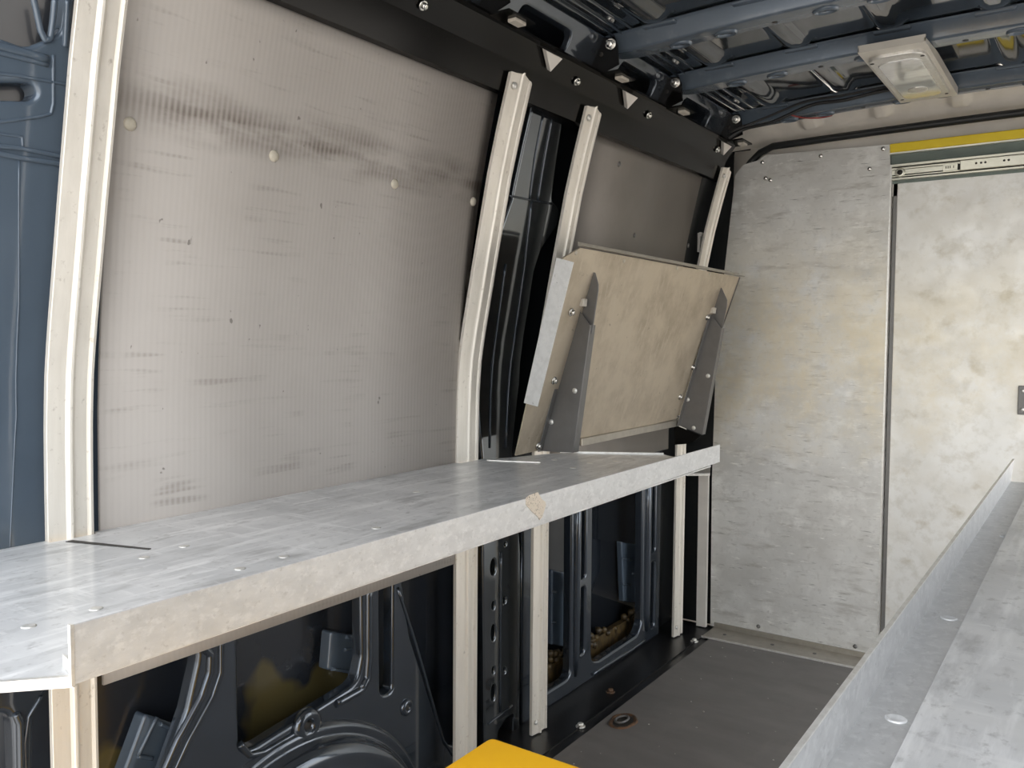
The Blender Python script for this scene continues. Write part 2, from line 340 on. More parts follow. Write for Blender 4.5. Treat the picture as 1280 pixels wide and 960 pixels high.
# smooth painted pillar with slot and window opening, beside the first upright
Wn = round_poly([(.42, 1.53), (.60, 1.515), (.645, 1.545), (.650, 1.72), (.42, 1.72)], [.02, .03, .03, .02, .02])
Sl = round_poly([W(-60, 104), W(38, 104), W(44, 116), W(36, 127), W(-60, 124)], [.01, .02, .02, .02, .01])
Gp = round_poly([W(88, -40), W(97, -40), W(96, 73), W(87, 74)], .006)
upper = [(.32, .64), (.86, .64), (.86, 1.80), (.32, 1.80)]
pil = plate('rear_pillar', M['paint'], upper, [Wn, Sl, Gp], lambda u, v, wd: (xin(v)+.008+wd, u, v), .035, .008, wall, (.75, .85, .97, 1.05, 1.12, 1.2, 1.32, 1.5, 1.6, 1.72))
def bead(name, pxs, r, parent, m, off=.006, fn=xin):
    t = MB(); pts = []
    for q in pxs:
        y, z = on_wall(q[0], q[1], fn); pts.append(V((fn(z)+off, y, z)))
    fine = []
    for a, b in zip(pts, pts[1:]):
        for k in range(6): fine.append(a.lerp(b, k/6))
    fine.append(pts[-1]); fine = [V((fn(p.z)+off, p.y, p.z)) for p in fine]
    t.tube(fine, r, 10); return t.build(name, m, parent)
bead('pressed_ridge', [(37, 0), (40, 12), (46, 40), (52, 52), (58, 50), (61, 30), (64, 0)], .0045, pil, M['paint'], .010)
bead('pressed_ridge', [(80, 0), (78, 40), (77, 60)], .004, pil, M['paint'], .009)
bead('pressed_ridge', [(-30, 54), (0, 60), (56, 75)], .006, pil, M['paint'], .008)
bead('pressed_ridge', [(-30, 62), (0, 68), (56, 82)], .004, pil, M['paint'], .008)
bead('pressed_ridge', [(-30, 90), (20, 96), (86, 108)], .0025, pil, M['paint'], .008)
bead('pressed_ridge', [(63, 70), (63, 130), (60, 143), (45, 147), (0, 153), (-20, 152)], .0025, pil, M['paint'], .008)
bead('pressed_ridge', [(-20, 166), (24, 172), (25, 184)], .002, pil, M['paint'], .008)
bead('pressed_ridge', [(-20, 182), (20, 186), (80, 198)], .0035, pil, M['paint'], .009)
bead('pressed_ridge', [(-20, 190), (26, 199), (80, 207)], .004, pil, M['paint'], .009)
bead('pressed_ridge', [(20, 200), (20, 380), (17, 520), (9, 690)], .0012, pil, M['paint'], .0085)
# frame ridges round the openings (lower rear)
bead('pressed_ridge', [(200, 975), (222, 925), (252, 870), (262, 840), (263, 818), (250, 806)], .0075, rear, M['paint_in'], .0)
bead('pressed_ridge', [(213, 975), (236, 925), (266, 870), (276, 840), (276, 800)], .0055, rear, M['paint_in'], .0)
bead('pressed_ridge', [(461, 730), (461, 820), (459, 848), (452, 862), (420, 880)], .010, rear, M['paint_in'], -.001)
bead('pressed_ridge', [(300, 930), (312, 944), (330, 940), (372, 915)], .007, rear, M['paint_in'], -.001)
bead('pressed_ridge', [(497, 735), (520, 806), (554, 925), (566, 944)], .004, rear, M['paint_in'], .0)
bead('pressed_ridge', [(20, 892), (25, 904), (26, 970)], .006, rear, M['paint_in'], .0)
bead('pressed_ridge', [(52, 870), (36, 896), (31, 930), (33, 970)], .003, rear, M['paint_in'], .0)
def wall_disc(name, px, r, m, off, h, parent, inner=None):
    y, z = W(*px); b = MB()
    if inner: b.lathe((xin(z)+off, y, z), (1, 0, 0), [(r, -.004), (r, h*.5), ((r+inner)/2, h), (inner, h*.6), (inner, -.003)], 18)
    else: b.lathe((xin(z)+off, y, z), (1, 0, 0), [(r, -.002), (r*.98, h), (.0001, h)], 18)
    return b.build(name, m, parent)
wall_disc('pressed_boss', (383, 906), .036, M['paint_in'], .0, .014, rear, .010)
wall_disc('bolt_hole', (383, 908), .011, M['slot'], .004, .001, rear)
wall_disc('pressed_boss', (508, 884), .020, M['paint_in'], .0, .008, rear, .006)
wall_disc('bolt_hole', (508, 884), .007, M['slot'], .003, .001, rear)
wall_disc('bolt_hole', (448, 927), .009, M['slot'], .004, .001, rear)
# stiffener pressings fixed to the outer skin
def stiffener(pxs, tabs, depth=.03):
    fn = lambda z: xout(z)+.012+depth
    pts = [on_wall(q[0], q[1], fn) for q in pxs]
    o = plate('stiffener_plate', M['paint'], round_poly(pts, .008), [], lambda u, v, wd: (fn(v)+wd, u, v), depth, .006, wall)
    for a, b in tabs:
        bead('pressed_ridge', [a, b], .004, o, M['paint'], .001, fn)
    return o
stiffener([(414, 789), (456, 796), (456, 846), (410, 838)], [((432, 796), (452, 803)), ((430, 812), (446, 810)), ((414, 836), (448, 842))])
stiffener([(182, 892), (228, 908), (190, 985), (148, 985)], [((196, 896), (172, 945)), ((172, 945), (190, 948)), ((200, 905), (216, 912))])
stiffener([(777, 677), (806, 681), (806, 756), (780, 752)], [((777, 698), (788, 700)), ((790, 717), (798, 717)), ((778, 730), (787, 731))], .02)
stiffener([(690, 712), (712, 716), (712, 810), (690, 806)], [((688, 740), (694, 740)), ((688, 778), (694, 778))], .02)
# wheel arch bulging out between the first two uprights
wa = MB(); rg = []
for R, X in ((.428, -1.347), (.420, -1.335), (.410, -1.329), (.402, -1.334), (.394, -1.330), (.388, -1.312), (.378, -1.300), (.360, -1.294), (.350, -1.296), (.34, -1.293), (.20, -1.290), (.02, -1.290)):
    rg.append([V((X, 1.15+R*math.cos(t), max(-.004, -.122+R*math.sin(t)))) for t in [math.radians(14+152*k/40) for k in range(41)]])
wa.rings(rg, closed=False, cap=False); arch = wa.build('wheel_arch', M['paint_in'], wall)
for px in ((449, 919), (430, 927)): pass
# centre pillar between second and third uprights
cp = P((606, 955), (604, 700), (604, 580), (598, 500), (606, 400), (612, 330), (626, 290), (641, 247), (666, 133), (704, 149), (690, 250), (699, 260), (698, 280), (677, 312), (668, 340), (662, 380), (650, 480), (641, 563), (651, 690), (650, 945))
cp = round_poly(cp, [.004]*4 + [.02]*4 + [.004]*2 + [.02]*7 + [.004]*3, 4)
hl = []
for (px, py, a, b) in ((617, 709, 9, 17), (617, 791, 7, 17), (617, 866, 7, 17), (631, 750, 5, 8), (617, 757, 5, 8), (617, 838, 4, 7), (631, 838, 4, 7), (632, 262+418, 3, 4)):
    y, z = W(px, py); k = 1.75/1063; hl.append([V((y + a*k*.85*math.cos(t), z + b*k*.8*math.sin(t))) for t in [2*math.pi*i/14 for i in range(14)]])
hl.append(round_poly(P((622, 945), (623, 915), (634, 898), (642, 893), (642, 930)), .012))
hl.append(round_poly(P((643, 257), (649, 258), (648, 262), (643, 261)), .002))
cpo = plate('centre_pillar', M['pillar'], cp, hl[:-1], pw, .05, .006, wall, (.75, .85, .97, 1.05, 1.12, 1.2, 1.32, 1.5, 1.6, 1.72))
for q in ([(679, 142), (668, 200), (662, 250)], [(690, 146), (680, 200), (672, 252)], [(634, 244), (662, 250), (690, 255)], [(664, 252), (656, 330), (642, 430), (632, 560)], [(626, 690), (625, 800), (625, 890)], [(632, 330), (620, 420), (612, 560)], [(610, 905), (640, 882)]):
    bead('pressed_ridge', q, .0028, cpo, M['paint_in'], .001)
# lower front frame
E1 = round_poly([(2.060, .62), (2.066, .06), (2.12, .045), (2.272, .045), (2.268, .62)], .035)
S1 = round_poly([(2.322, .27), (2.325, .355), (2.352, .355), (2.352, .20), (2.328, .20)], .013)
S1 = round_poly([(2.325, .60), (2.325, .345), (2.358, .345), (2.358, .60)], .014)
S2 = round_poly([(2.325, .315), (2.325, .10), (2.358, .10), (2.358, .315)], .014)
F1 = round_poly([(2.400, .64), (2.404, .055), (2.46, .040), (2.74, .045), (2.776, .08), (2.764, .64)], [.03, .04, .03, .03, .04, .03])
S3 = round_poly([(2.845, .60), (2.848, .325), (2.880, .325), (2.878, .60)], .014)
S4 = round_poly([(2.848, .285), (2.850, .04), (2.882, .04), (2.880, .285)], .014)
G1 = round_poly([(2.935, .62), (2.94, .10), (3.14, .06), (3.14, .62)], .03)
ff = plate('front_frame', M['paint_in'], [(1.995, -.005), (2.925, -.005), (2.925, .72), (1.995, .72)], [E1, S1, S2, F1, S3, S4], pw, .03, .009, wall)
for y in (2.30, 2.812):
    t = MB(); t.tube([(xin(z)+.000, y, z) for z in (.04, .1, .3, .5, .70)], [.006, .013, .014, .014, .014], 12); t.build('pressed_ridge', M['paint_in'], ff)
bead('pressed_ridge', [(740, 843), (790, 812), (806, 800)], .006, ff, M['paint_in'], .0)
# wax and grit lying in the sill cavity
t = MB()
for k in range(60):
    y = 2.06+1.0*random.random(); z = .06+.05*random.random()+.015*math.sin(9*y)
    c = V((xout(z)+.02+.02*random.random(), y, z)); t.lathe(c, (1, random.uniform(-.4, .4), .3), [(.006+.012*random.random(), -.01), (.012, .004), (.002, .010)], 7)
t.box((xout(.05)+.012, 2.0, .0), (xout(.05)+.035, 3.1, .075))
wx = t.build('cavity_wax', mat('brown_cavity_wax', (.10, .066, .024), 0, .45, ((40, 60, 40), (.03, .022, .014), .42, .62), layers=[((90, 90, 90), (.42, .36, .24), .68, .74)]), wall); wx['kind'] = 'stuff'
# upper rail of the van body behind the black cover
cr_ = round_poly([(.3, 1.79), (2.97, 1.79), (2.97, 1.892), (.3, 1.892)], .004)
oh = []
for y in (.75, 1.28, 1.72, 2.2, 2.62):
    oh.append(round_poly([(y-.11, 1.815), (y+.11, 1.815), (y+.11, 1.865), (y-.11, 1.865)], .024))
plate('cant_rail', M['paint_in'], cr_, oh, lambda u, v, wd: (-1.125+(v-1.80)*.55+wd, u, v), .02, .006, wall)
t = MB(); t.tube([(-1.115, .3, 1.885), (-1.115, 2.98, 1.885)], .016, 10); t.build('roof_flange', M['paint_in'], wall)
for x in (-1.06, -1.035, -1.005):
    t = MB(); t.tube([(x, .3, 1.894+(x+1.05)*.1), (x, 2.98, 1.894+(x+1.05)*.1)], .005, 8); t.build('pressed_ridge', M['roof'], wall)
m = MB(); zz_ = [-.02, .3, .6, .85, .97, 1.05, 1.12, 1.2, 1.32, 1.5, 1.6, 1.72, 1.84]
m.rings([[V((xin(z)-.035, y, z)) for z in zz_] + [V((xin(z)-.045, y, z)) for z in reversed(zz_)] for y in (2.90, 3.158)]); m.build('dark_corner_sheet', M['rubber'], wall)  # near-black sheets fill the corner beside the bulkhead
m = MB(); m.box((-1.40, 3.135, 0), (-1.10, 3.158, 1.86)); m.build('dark_corner_sheet', M['rubber'], wall)
# edge of the front door pillar beside the bulkhead sheet
t = MB(); t.box((-1.262, 3.085, .0), (-1.224, 3.100, .66)); t.build('pillar_edge', M['header'], wall)

# unseen right side of the van; its opening is added to let daylight in
plate('wall_right', M['paint_in'], [(.3, -.05), (3.2, -.05), (3.2, 1.93), (.3, 1.93)], [round_poly([(1.75, .02), (3.02, .02), (3.02, 1.50), (1.75, 1.50)], .05)], lambda u, v, wd: (.545-wd, u, v), .05, .01)
struct(bpy.data.objects['wall_right'], 'unseen far side of the van with an added opening for daylight')

# roof skin with pressed beads between the cross ribs
RIBS = [1.545, 2.030, 2.430, 2.935]
def crown(x): return -.030*(max(-1, (x+.36)/.9))**2
def roof_z(x, y):
    z = 1.914 + crown(x)
    for a, b in zip([1.0]+RIBS[:-1], RIBS):
        if a+.045 < y < b-.045:
            for x0 in (-.93, -.70, -.47, -.24, -.01, .22, .45):
                dx = abs(x-x0); dy = min(y-a-.045, b-.045-y)
                z -= .015*max(0, min(1, (.038-dx)/.022))*max(0, min(1, dy/.05))
    return z
r = MB(); xs = [-1.30+1.86*i/190 for i in range(191)]; yy = [.30+2.69*j/150 for j in range(151)]
grid = [[V((x, y, roof_z(x, y))) for x in xs] for y in yy]
r.rings(grid, closed=False, cap=False); 
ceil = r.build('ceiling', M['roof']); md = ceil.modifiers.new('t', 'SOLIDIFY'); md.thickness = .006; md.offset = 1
fr_ = MB(); xs = [-1.20+1.76*i/150 for i in range(151)]; G_ = []
for j in range(25):
    t = j/24; row = []
    for x in xs:
        z = 1.911 + crown(x)*(1-t*.4) - .082*t
        for x0 in (-.86, -.63, -.40, -.17, .06, .29):
            z -= .018*max(0, min(1, (.032-abs(x-x0))/.010))*max(0, min(1, (.62-t)/.12))
        row.append(V((x, 2.985+.155*t, z)))
    G_.append(row)
fr_.rings(G_, closed=False, cap=False); fr_.build('front_panel', M['crinkle'], ceil)
struct(ceil, 'glossy blue painted van roof with pressed beads')

# bulkhead
w = MB(); w.box((-1.45, 3.16, -.05), (.60, 3.19, 1.97)); wf = struct(w.build('wall_front', M['header']), 'van bulkhead behind the metal sheets')
h = MB(); h.rings([[V((x, 3.128-.0*z, z)) for z in (1.60, 1.70, 1.80)] + [V((x, 3.150, 1.845)), V((x, 3.16, 1.845)), V((x, 3.16, 1.60))] for x in (-1.16, -.8, -.4, 0, .54)])
h.build('header_panel', M['header'], wf)

# ------------------------------------------------------------------ rubber seal along the roof edge of the bulkhead
t = MB(); pts = [at_y(930, 216, 3.118), at_y(938, 203, 3.118), at_y(950, 191, 3.112), at_y(966, 183, 3.098)]
for px in (1000, 1060, 1120, 1180, 1240, 1300, 1400): pts.append(at_y(px, 183-(px-966)*.1450 + .00003*(px-966)**2, 3.098))
t.tube(pts, .0125, 10); struct(t.build('trim_2', M['rubber']), 'black rubber seal along the roof edge of the bulkhead')

# ------------------------------------------------------------------ uprights
SEC = [(.0005, -.012), (0, -.0035), (.001, -.0025), (.026, .0012), (.029, .0032), (.031, .0065), (.034, .0072), (.037, .0058), (.039, .0015), (.041, .0002), (.060, .0002), (.0615, .0022), (.0645, .0042), (.069, .003), (.070, .001), (.070, -.034), (.067, -.034), (.067, -.003), (.026, -.003), (.003, -.0065), (.003, -.012)]
def upright(y0, wd, label, bot=0.0, top=1.722):
    o = thing('aluminium_upright', label, 'upright', (xpost(0)-.017, y0+wd/2, bot), 'aluminium uprights along the van side')
    zs = [bot, .3, .6, .8, .88, .94, .98, 1.02, 1.06, 1.1, 1.14, 1.18, 1.24, 1.32, 1.41, 1.5, 1.55, 1.6, 1.66, top]
    m = MB(); k = wd/.070
    rings = []
    for z in zs:
        R = []
        for (u, x) in SEC:
            zz = z
            if x < -.02 and z > 1.55: x = -.034 + min(.018, (z-1.55)*.2)
            if z == top: zz = top - (.016*max(0, (u-.050)/.020)) - .004*(1 if u < .03 else 0)
            R.append(V((xpost(zz)+x, y0+u*k, zz)))
        rings.append(R)
    # crisp lengthwise folds: flat shading across, one strip per fold
    m.rings(rings, True, True, False); ob = m.build('rail', M['post'], o)
    for z in (top-.032,):
        p = V((xpost(z)+.001, y0+.014*k, z)); dome('screw', p, (1, 0, -.25), .0085, .006, M['rivet'], o)
    for z in (.02,):
        p = V((xpost(z)+.001, y0+.014*k, z+bot+.015)); dome('screw', p, (1, 0, 0), .007, .005, M['rivet'], o)
    return o
upright(.633, .068, 'bent aluminium upright at the rear edge of the big ribbed panel')
upright(1.606, .080, 'bent aluminium upright at the front edge of the big ribbed panel')
upright(1.950, .070, 'bent aluminium upright whose middle is hidden behind the hinged table')
upright(2.913, .067, 'bent aluminium upright beside the metal bulkhead, far end of the side')

# ------------------------------------------------------------------ big ribbed lining panel
pz = [.566+ (1.690-.566)*i/28 for i in range(29)]
m = MB(); PY0, PY1 = .716, 1.622
m.rings([[V((xpanel(z), y, z)) for z in pz] + [V((xpanel(z)-.005, y, z)) for z in reversed(pz)] for y in (PY0, 1.0, 1.3, PY1)], smooth=False)
for p in m.v:
    if p.y == PY1: p.y = lerp_table([(.566, 1.632), (1.12, 1.615), (1.44, 1.572), (1.69, 1.600)], p.z)
pn = thing('wall_lining', 'large ribbed grey-brown plastic lining panel with dirt smears', 'lining', (0, 0, 0))
ob = m.build('sheet', M['panel'], pn)
for p in ob.data.polygons: p.use_smooth = abs(p.normal.x) > .6
for px in ((162, 155), (342, 195), (493, 230), (591, 252)):
    y, z = on_wall(*px, xpanel); dome('push_rivet', (xpanel(z), y, z), (1, 0, -.2), .0105, .006, M['cap'], pn)

# smooth grey board between third and fourth uprights
pz = [.715+(1.70-.715)*i/24 for i in range(25)]
m = MB(); m.rings([[V((xpanel(z)-.006, y, z)) for z in pz] + [V((xpanel(z)-.011, y, z)) for z in reversed(pz)] for y in (2.02, 2.4, 2.855)], smooth=False)
gp = thing('lining_board', 'smooth grey lining board behind and above the hinged table', 'wall panel', (0, 0, 0))
ob = m.build('sheet', M['grey'], gp)
for p in ob.data.polygons: p.use_smooth = abs(p.normal.x) > .6
for px in ((795, 294), (862, 307), (776, 205)):
    y, z = on_wall(*px, xpanel); dome('screw', (xpanel(z)-.006, y, z), (1, 0, -.2), .008, .004, M['bracket'], gp)
# wire clip behind the last upright
t = MB(); y, z = on_wall(878, 300, xpanel); t.box((xpanel(z)-.012, y-.02, z-.045), (xpanel(z)-.002, y+.012, z+.025)); t.box((xpanel(z)-.002, y-.02, z+.012), (xpanel(z)+.006, y+.012, z+.025))
tag(t.build('wire_clip', M['header'], None, .002), 'small pale metal clip beside the far upright above the table', 'clip')

# ------------------------------------------------------------------ black cover rail along the top
rail = thing('cover_rail', 'black folded steel cover rail along the top of the van side', 'rail', (0, 0, 0))
sec = [(-1.156, 1.676), (-1.141, 1.678), (-1.122, 1.745), (-1.088, 1.792), (-1.080, 1.797), (-1.081, 1.803), (-1.094, 1.798), (-1.130, 1.748), (-1.150, 1.680)]
m = MB(); m.rings([[V((x-.006 if z < 1.72 else x-.004, y, z)) for x, z in sec] for y in (.32, .9, 1.6, 2.3, 2.955)], smooth=False); m.build('folded_sheet', M['black'], rail)
for px in ((528, 7), (720, 102), (810, 144), (896, 187), (430, -48)):
    p = at_x(px[0], px[1], -1.108); p = at_x(px[0], px[1], -1.122+(p.z-1.745)*.72+.0); bolt('bolt', p+V((.002, 0, 0)), (1, 0, -.72), .0085, None, rail)
for y in (1.735, 2.135, 2.86):
    m = MB(); m.prism([V((-1.090, y-.045, 1.787)), V((-1.090, y+.028, 1.787)), V((-1.113, y+.012, 1.757))], (.010, 0, -.007)); m.build('lit_tab', M['header'], rail)  # triangular tabs coloured pale for the light they catch

# ------------------------------------------------------------------ roof ribs
def rib(y0, label, ends=True):
    o = thing('roof_rib', label, 'roof rib', (-.36, y0, 1.868), 'painted ribs across the van roof')
    prof = [(-.064, .043), (-.062, .040), (-.050, .038), (-.036, .006), (-.033, .002), (-.029, .0), (.029, .0), (.033, .002), (.036, .006), (.050, .038), (.062, .040), (.064, .043)]
    xs = [-1.115, -1.09, -1.06, -1.02] + [-.98+1.50*i/24 for i in range(25)]
    m = MB(); R = []
    for i, x in enumerate(xs):
        e = {0: .018, 1: .010, 2: .004}.get(i, 0)
        R.append([V((x, y0+py*(1-e*8 if e else 1), 1.868 + crown(x) + min(pz_+e, .043))) for py, pz_ in prof])
    m.rings(R, True, True, True); ob = m.build('pressed_channel', M['rib'], o); wn = ob.modifiers.new('wn', 'WEIGHTED_NORMAL'); wn.weight = 100
    # upper flange steps
    for x in (-.93, -.70, -.47, -.24, -.01, .22):
        p = MB(); p.obox((x, y0-.055, 1.905+crown(x)), (.045, 0, 0), (0, .012, 0), (0, -.001, .004)); p.build('flange_step', M['rib'], o, .004)
    # oval holes with raised rims
    k = 0
    for x in [-.90+.118*i for i in range(11)]:
        if k % 3 == 2:
            b = MB(); b.lathe((x, y0+.012, 1.8685+crown(x)), (0, 0, -1), [(.007, -.001), (.007, .0012), (.0001, .0012)], 12); b.build('small_hole', M['slot'], o)
        else:
            b = MB(); zc = 1.868+crown(x); ring = []
            for i in range(22):
                a = 2*math.pi*i/22; cx, cy = math.cos(a), math.sin(a)
                ring.append((x, zc, cx, cy))
            loops = [[V((x+cx*(.024+d), y0+.008+cy*(.014+d), zc+h)) for (_, _, cx, cy) in ring] for d, h in ((.007, .003), (.005, -.004), (.001, -.0055), (-.003, -.003), (-.004, .003))]
            b.rings(loops, True, False); b.build('hole_rim', M['rib'], o)
            b = MB(); b.rings([[V((x+cx*.0225, y0+.008+cy*.0125, zc+h)) for (_, _, cx, cy) in ring] for h in (.002, .0002)]); b.build('hole', M['slot'], o)
        k += 1
    # black end bracket with its bolt
    g = MB(); yb = y0-.068
    g.prism([V((-1.120, yb, 1.795)), V((-1.075, yb, 1.800)), V((-1.035, yb, 1.812)), V((-1.040, yb, 1.862)), V((-1.048, yb, 1.882)), V((-1.090, yb, 1.886)), V((-1.108, yb, 1.870)), V((-1.118, yb, 1.835))], (0, .005, 0))
    g.box((-1.12, yb, 1.795), (-1.035, y0+.03, 1.800))
    br = g.build('end_bracket', M['black'], o)
    bolt('bolt', (-1.058, yb, 1.866), (0.1, -1, -.2), .012, None, br)
    b = MB(); b.lathe((-1.085, yb, 1.845), (0, -1, 0), [(.006, -.001), (.006, .0006), (.0001, .0006)], 12); b.build('bolt_hole', M['slot'], br)
    n = MB(); n.box((-1.066, y0-.03, 1.788), (-1.044, y0+.01, 1.796)); n.build('pale_pad', M['nylon'], br, .002)
    return o
rib(RIBS[0], 'painted roof rib closest to the open rear doors')
rib(RIBS[1], 'painted roof rib with its bolted end above the second upright')
rib(RIBS[2], 'long painted roof rib that carries the near end of the ceiling lamp')
rib(RIBS[3], 'painted roof rib nearest the bulkhead, with cables along it')

# ceiling lamp across two ribs
lamp = thing('ceiling_lamp', 'flat pale ceiling lamp with rounded clear lens between two roof ribs', 'lamp', (-.462, 2.66, 1.85))
q = [at_z(1077, 66, 1.848), at_z(1158, 51, 1.848), at_z(1196, 119, 1.848), at_z(1122, 130, 1.848)]
q = [V((q[0].x, q[0].y, 1.848)), V((q[1].x, q[1].y, 1.848)), V((q[2].x, q[2].y, 1.848)), V((q[3].x, q[3].y, 1.848))]
lx0, lx1 = (q[0].x+q[3].x)/2, (q[1].x+q[2].x)/2; ly0, ly1 = (q[0].y+q[1].y)/2, (q[2].y+q[3].y)/2
m = MB(); m.box((lx0, ly0, 1.848), (lx1, ly1, 1.851)); 
for xx in (lx0, lx1-.003): m.prism([V((xx, ly0, 1.851)), V((xx, ly1, 1.851)), V((xx, ly1, 1.872)), V((xx, ly0+.18, 1.872)), V((xx, ly0, 1.858))], (.003, 0, 0))
m.box((lx0, ly0, 1.851), (lx1, ly0+.003, 1.866)); m.box((lx0, ly1-.003, 1.851), (lx1, ly1, 1.866))
m.build('mounting_plate', M['lamp'], lamp)
def lamp_slab(i, e, z0, z1, name, mt, rad):
    rp = round_poly([(lx0+i, ly0+e), (lx1-i, ly0+e), (lx1-i, ly1-e), (lx0+i, ly1-e)], rad, 8)
    plate(name, mt, rp, [], lambda u, v, wd: (u, v, z0-wd), z1-z0, .004, lamp)
lamp_slab(.010, .045, 1.838, 1.849, 'lens_frame', M['rivet'], .045)
lamp_slab(.026, .085, 1.8345, 1.839, 'lens', M['lens'], .035)
b = MB(); b.rings([[V(((lx0+lx1)/2+.026*math.cos(a), ly0+(ly1-ly0)*.68+.030*math.sin(a), z)) for a in [2*math.pi*i/24 for i in range(24)]] for z in (1.836, 1.8325)]); b.build('switch', M['rivet'], lamp, .001)
for (fx, fy) in ((.12, .14), (.88, .14), (.12, .86), (.88, .86)):
    b = MB(); b.lathe((lx0+(lx1-lx0)*fx, ly0+(ly1-ly0)*fy, 1.838), (0, 0, -1), [(.005, -.001), (.005, .001), (.0001, .001)], 10); b.build('screw', M['slot'], lamp)

# cables along the last rib
loom = thing('cable_loom', 'two black cables clipped along the far roof rib up to the lamp', 'cable', (-.8, RIBS[3]-.085, 1.85))
def cable(pts, rr, m, label, par=None):
    t = MB(); fine = []
    pts = [V(p) for p in pts]
    for i in range(len(pts)-1):
        p0, p1, p2, p3 = pts[max(i-1, 0)], pts[i], pts[i+1], pts[min(i+2, len(pts)-1)]
        for k in range(8):
            t_ = k/8; fine.append(.5*((2*p1)+(p2-p0)*t_+(2*p0-5*p1+4*p2-p3)*t_**2+(3*p1-p0-3*p2+p3)*t_**3))
    fine.append(pts[-1]); t.tube(fine, rr, 8); 
    if par: return t.build('cable', m, par)
    return tag(t.build('wire', m), label, 'wire')
yc = RIBS[3]-.085
cable([(-1.075, yc-.01, 1.80), (-1.02, yc, 1.825), (-.93, yc, 1.835), (-.80, yc, 1.872), (-.70, yc, 1.872), (-.60, yc, 1.882), (-.53, yc-.01, 1.880), (-.47, yc-.04, 1.872)], .0055, M['cable'], '', loom)
cable([(-1.07, yc-.02, 1.815), (-.95, yc-.008, 1.850), (-.82, yc-.004, 1.884), (-.70, yc-.004, 1.886), (-.58, yc-.004, 1.892), (-.50, yc-.02, 1.885)], .004, M['cable'], '', loom)
cable([(-.88, yc+.02, 1.858), (-.845, yc+.06, 1.850), (-.80, yc+.10, 1.852), (-.77, yc+.13, 1.862)], .0025, M['redcable'], 'short red wire hanging under the far roof rib')

# ------------------------------------------------------------------ bulkhead sheets and door
def bx(z): return lerp_table([(0, -1.212), (.57, -1.216), (.94, -1.210), (1.1, -1.204), (1.38, -1.180), (1.72, -1.146)], z)
sh = thing('bulkhead_sheet', 'tall scratched metal sheet screwed to the bulkhead, beside the sliding door', 'metal sheet', (-.9, YB, 0))
out = [(bx(z), z) for z in (.004, .3, .57, .8, .94, 1.1, 1.25, 1.38, 1.5, 1.62, 1.725)] + [(-1.115, 1.758), (-1.060, 1.768), (-1.032, 1.784), (-.612, 1.770), (-.606, 1.64), (-.605, .004)]
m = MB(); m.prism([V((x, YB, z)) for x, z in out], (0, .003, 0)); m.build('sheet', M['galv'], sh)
m = MB(); m.box((-.6085, YB-.001, .05), (-.603, YB+.020, 1.70)); m.build('folded_edge', M['rivet'], sh)
for px in ((953, 203), (1026, 195), (1104, 186), (957, 223), (963, 225), (1087, 211), (948, 783), (1069, 808)):
    p = at_y(px[0], px[1], YB); dome('screw', (p.x, YB-.0005, p.z), (0, -1, 0), .0075, .005, M['bolt'] if px[1] < 500 else M['bracket'], sh)

d = MB(); d.box((-.588, 3.126, .03), (.50, 3.132, 1.648)); dr = struct(d.build('door_1', M['door'], None, .002), 'smudged metal sliding door of the bulkhead')
d = MB(); p0 = at_y(1273, 482, 3.126); p1 = at_y(1273, 518, 3.126); d.box((p0.x, 3.120, p1.z), (p0.x+.11, 3.126, p0.z)); lt = d.build('latch_plate', M['bracket'], dr, .002)
for z in (p0.z-.016, p1.z+.016): dome('screw', (p0.x+.014, 3.1195, z), (0, -1, 0), .006, .004, M['rivet'], lt)
d = MB(); d.box((-.600, 3.128, .02), (-.588, 3.140, 1.66)); d.build('door_edge', M['bracket'], dr)

# slide rail above the door
sl = thing('slide_rail', 'pale extending slide rail above the bulkhead door', 'slide rail', (-.4, 3.118, 1.68))
Ys = 3.1045
m = MB(); m.box((-.609, Ys, 1.650), (.5, Ys+.016, 1.656)); m.box((-.609, Ys, 1.694), (.5, Ys+.016, 1.702)); m.box((-.609, Ys+.004, 1.684), (-.39, Ys+.011, 1.690)); m.box((-.609, Ys+.004, 1.660), (-.39, Ys+.011, 1.664)); m.build('outer_channel', M['slide'], sl, .001)
m = MB(); m.box((-.609, Ys+.012, 1.656), (.5, Ys+.016, 1.694)); m.build('groove', M['slot'], sl)
m = MB(); m.box((-.612, Ys+.005, 1.667), (-.44, Ys+.011, 1.683)); m.build('middle_channel', M['slide'], sl, .001)
m = MB(); m.box((-.398, Ys-.004, 1.660), (.5, Ys+.011, 1.692)); ic = m.build('inner_channel', M['slide'], sl, .002)
for x in (-.352, -.338, -.326, -.274, -.262, -.208, -.14, -.128):
    b = MB(); b.lathe((x, Ys-.004, 1.678), (0, -1, 0), [(.0035, -.001), (.0035, .0005), (.0001, .0005)], 10); b.build('hole', M['slot'], ic)
m = MB(); m.box((-.448, Ys+.000, 1.663), (-.405, Ys+.008, 1.687)); cl = m.build('stop_clip', M['slide'], sl, .001)
for x in (-.440, -.434, -.428, -.418): 
    b = MB(); b.box((x, Ys-.0008, 1.671), (x+.0025, Ys, 1.679)); b.build('hole', M['slot'], cl)
b = MB(); b.lathe((-.578, Ys+.006, 1.674), (0, -1, 0), [(.017, -.002), (.016, .003), (.009, .0035)], 18); rr_ = b.build('roller', M['slide'], sl)
b = MB(); b.lathe((-.578, Ys+.0025, 1.674), (0, -1, 0), [(.009, -.001), (.009, .0008), (.0001, .0008)], 14); b.build('hub', M['slot'], rr_)
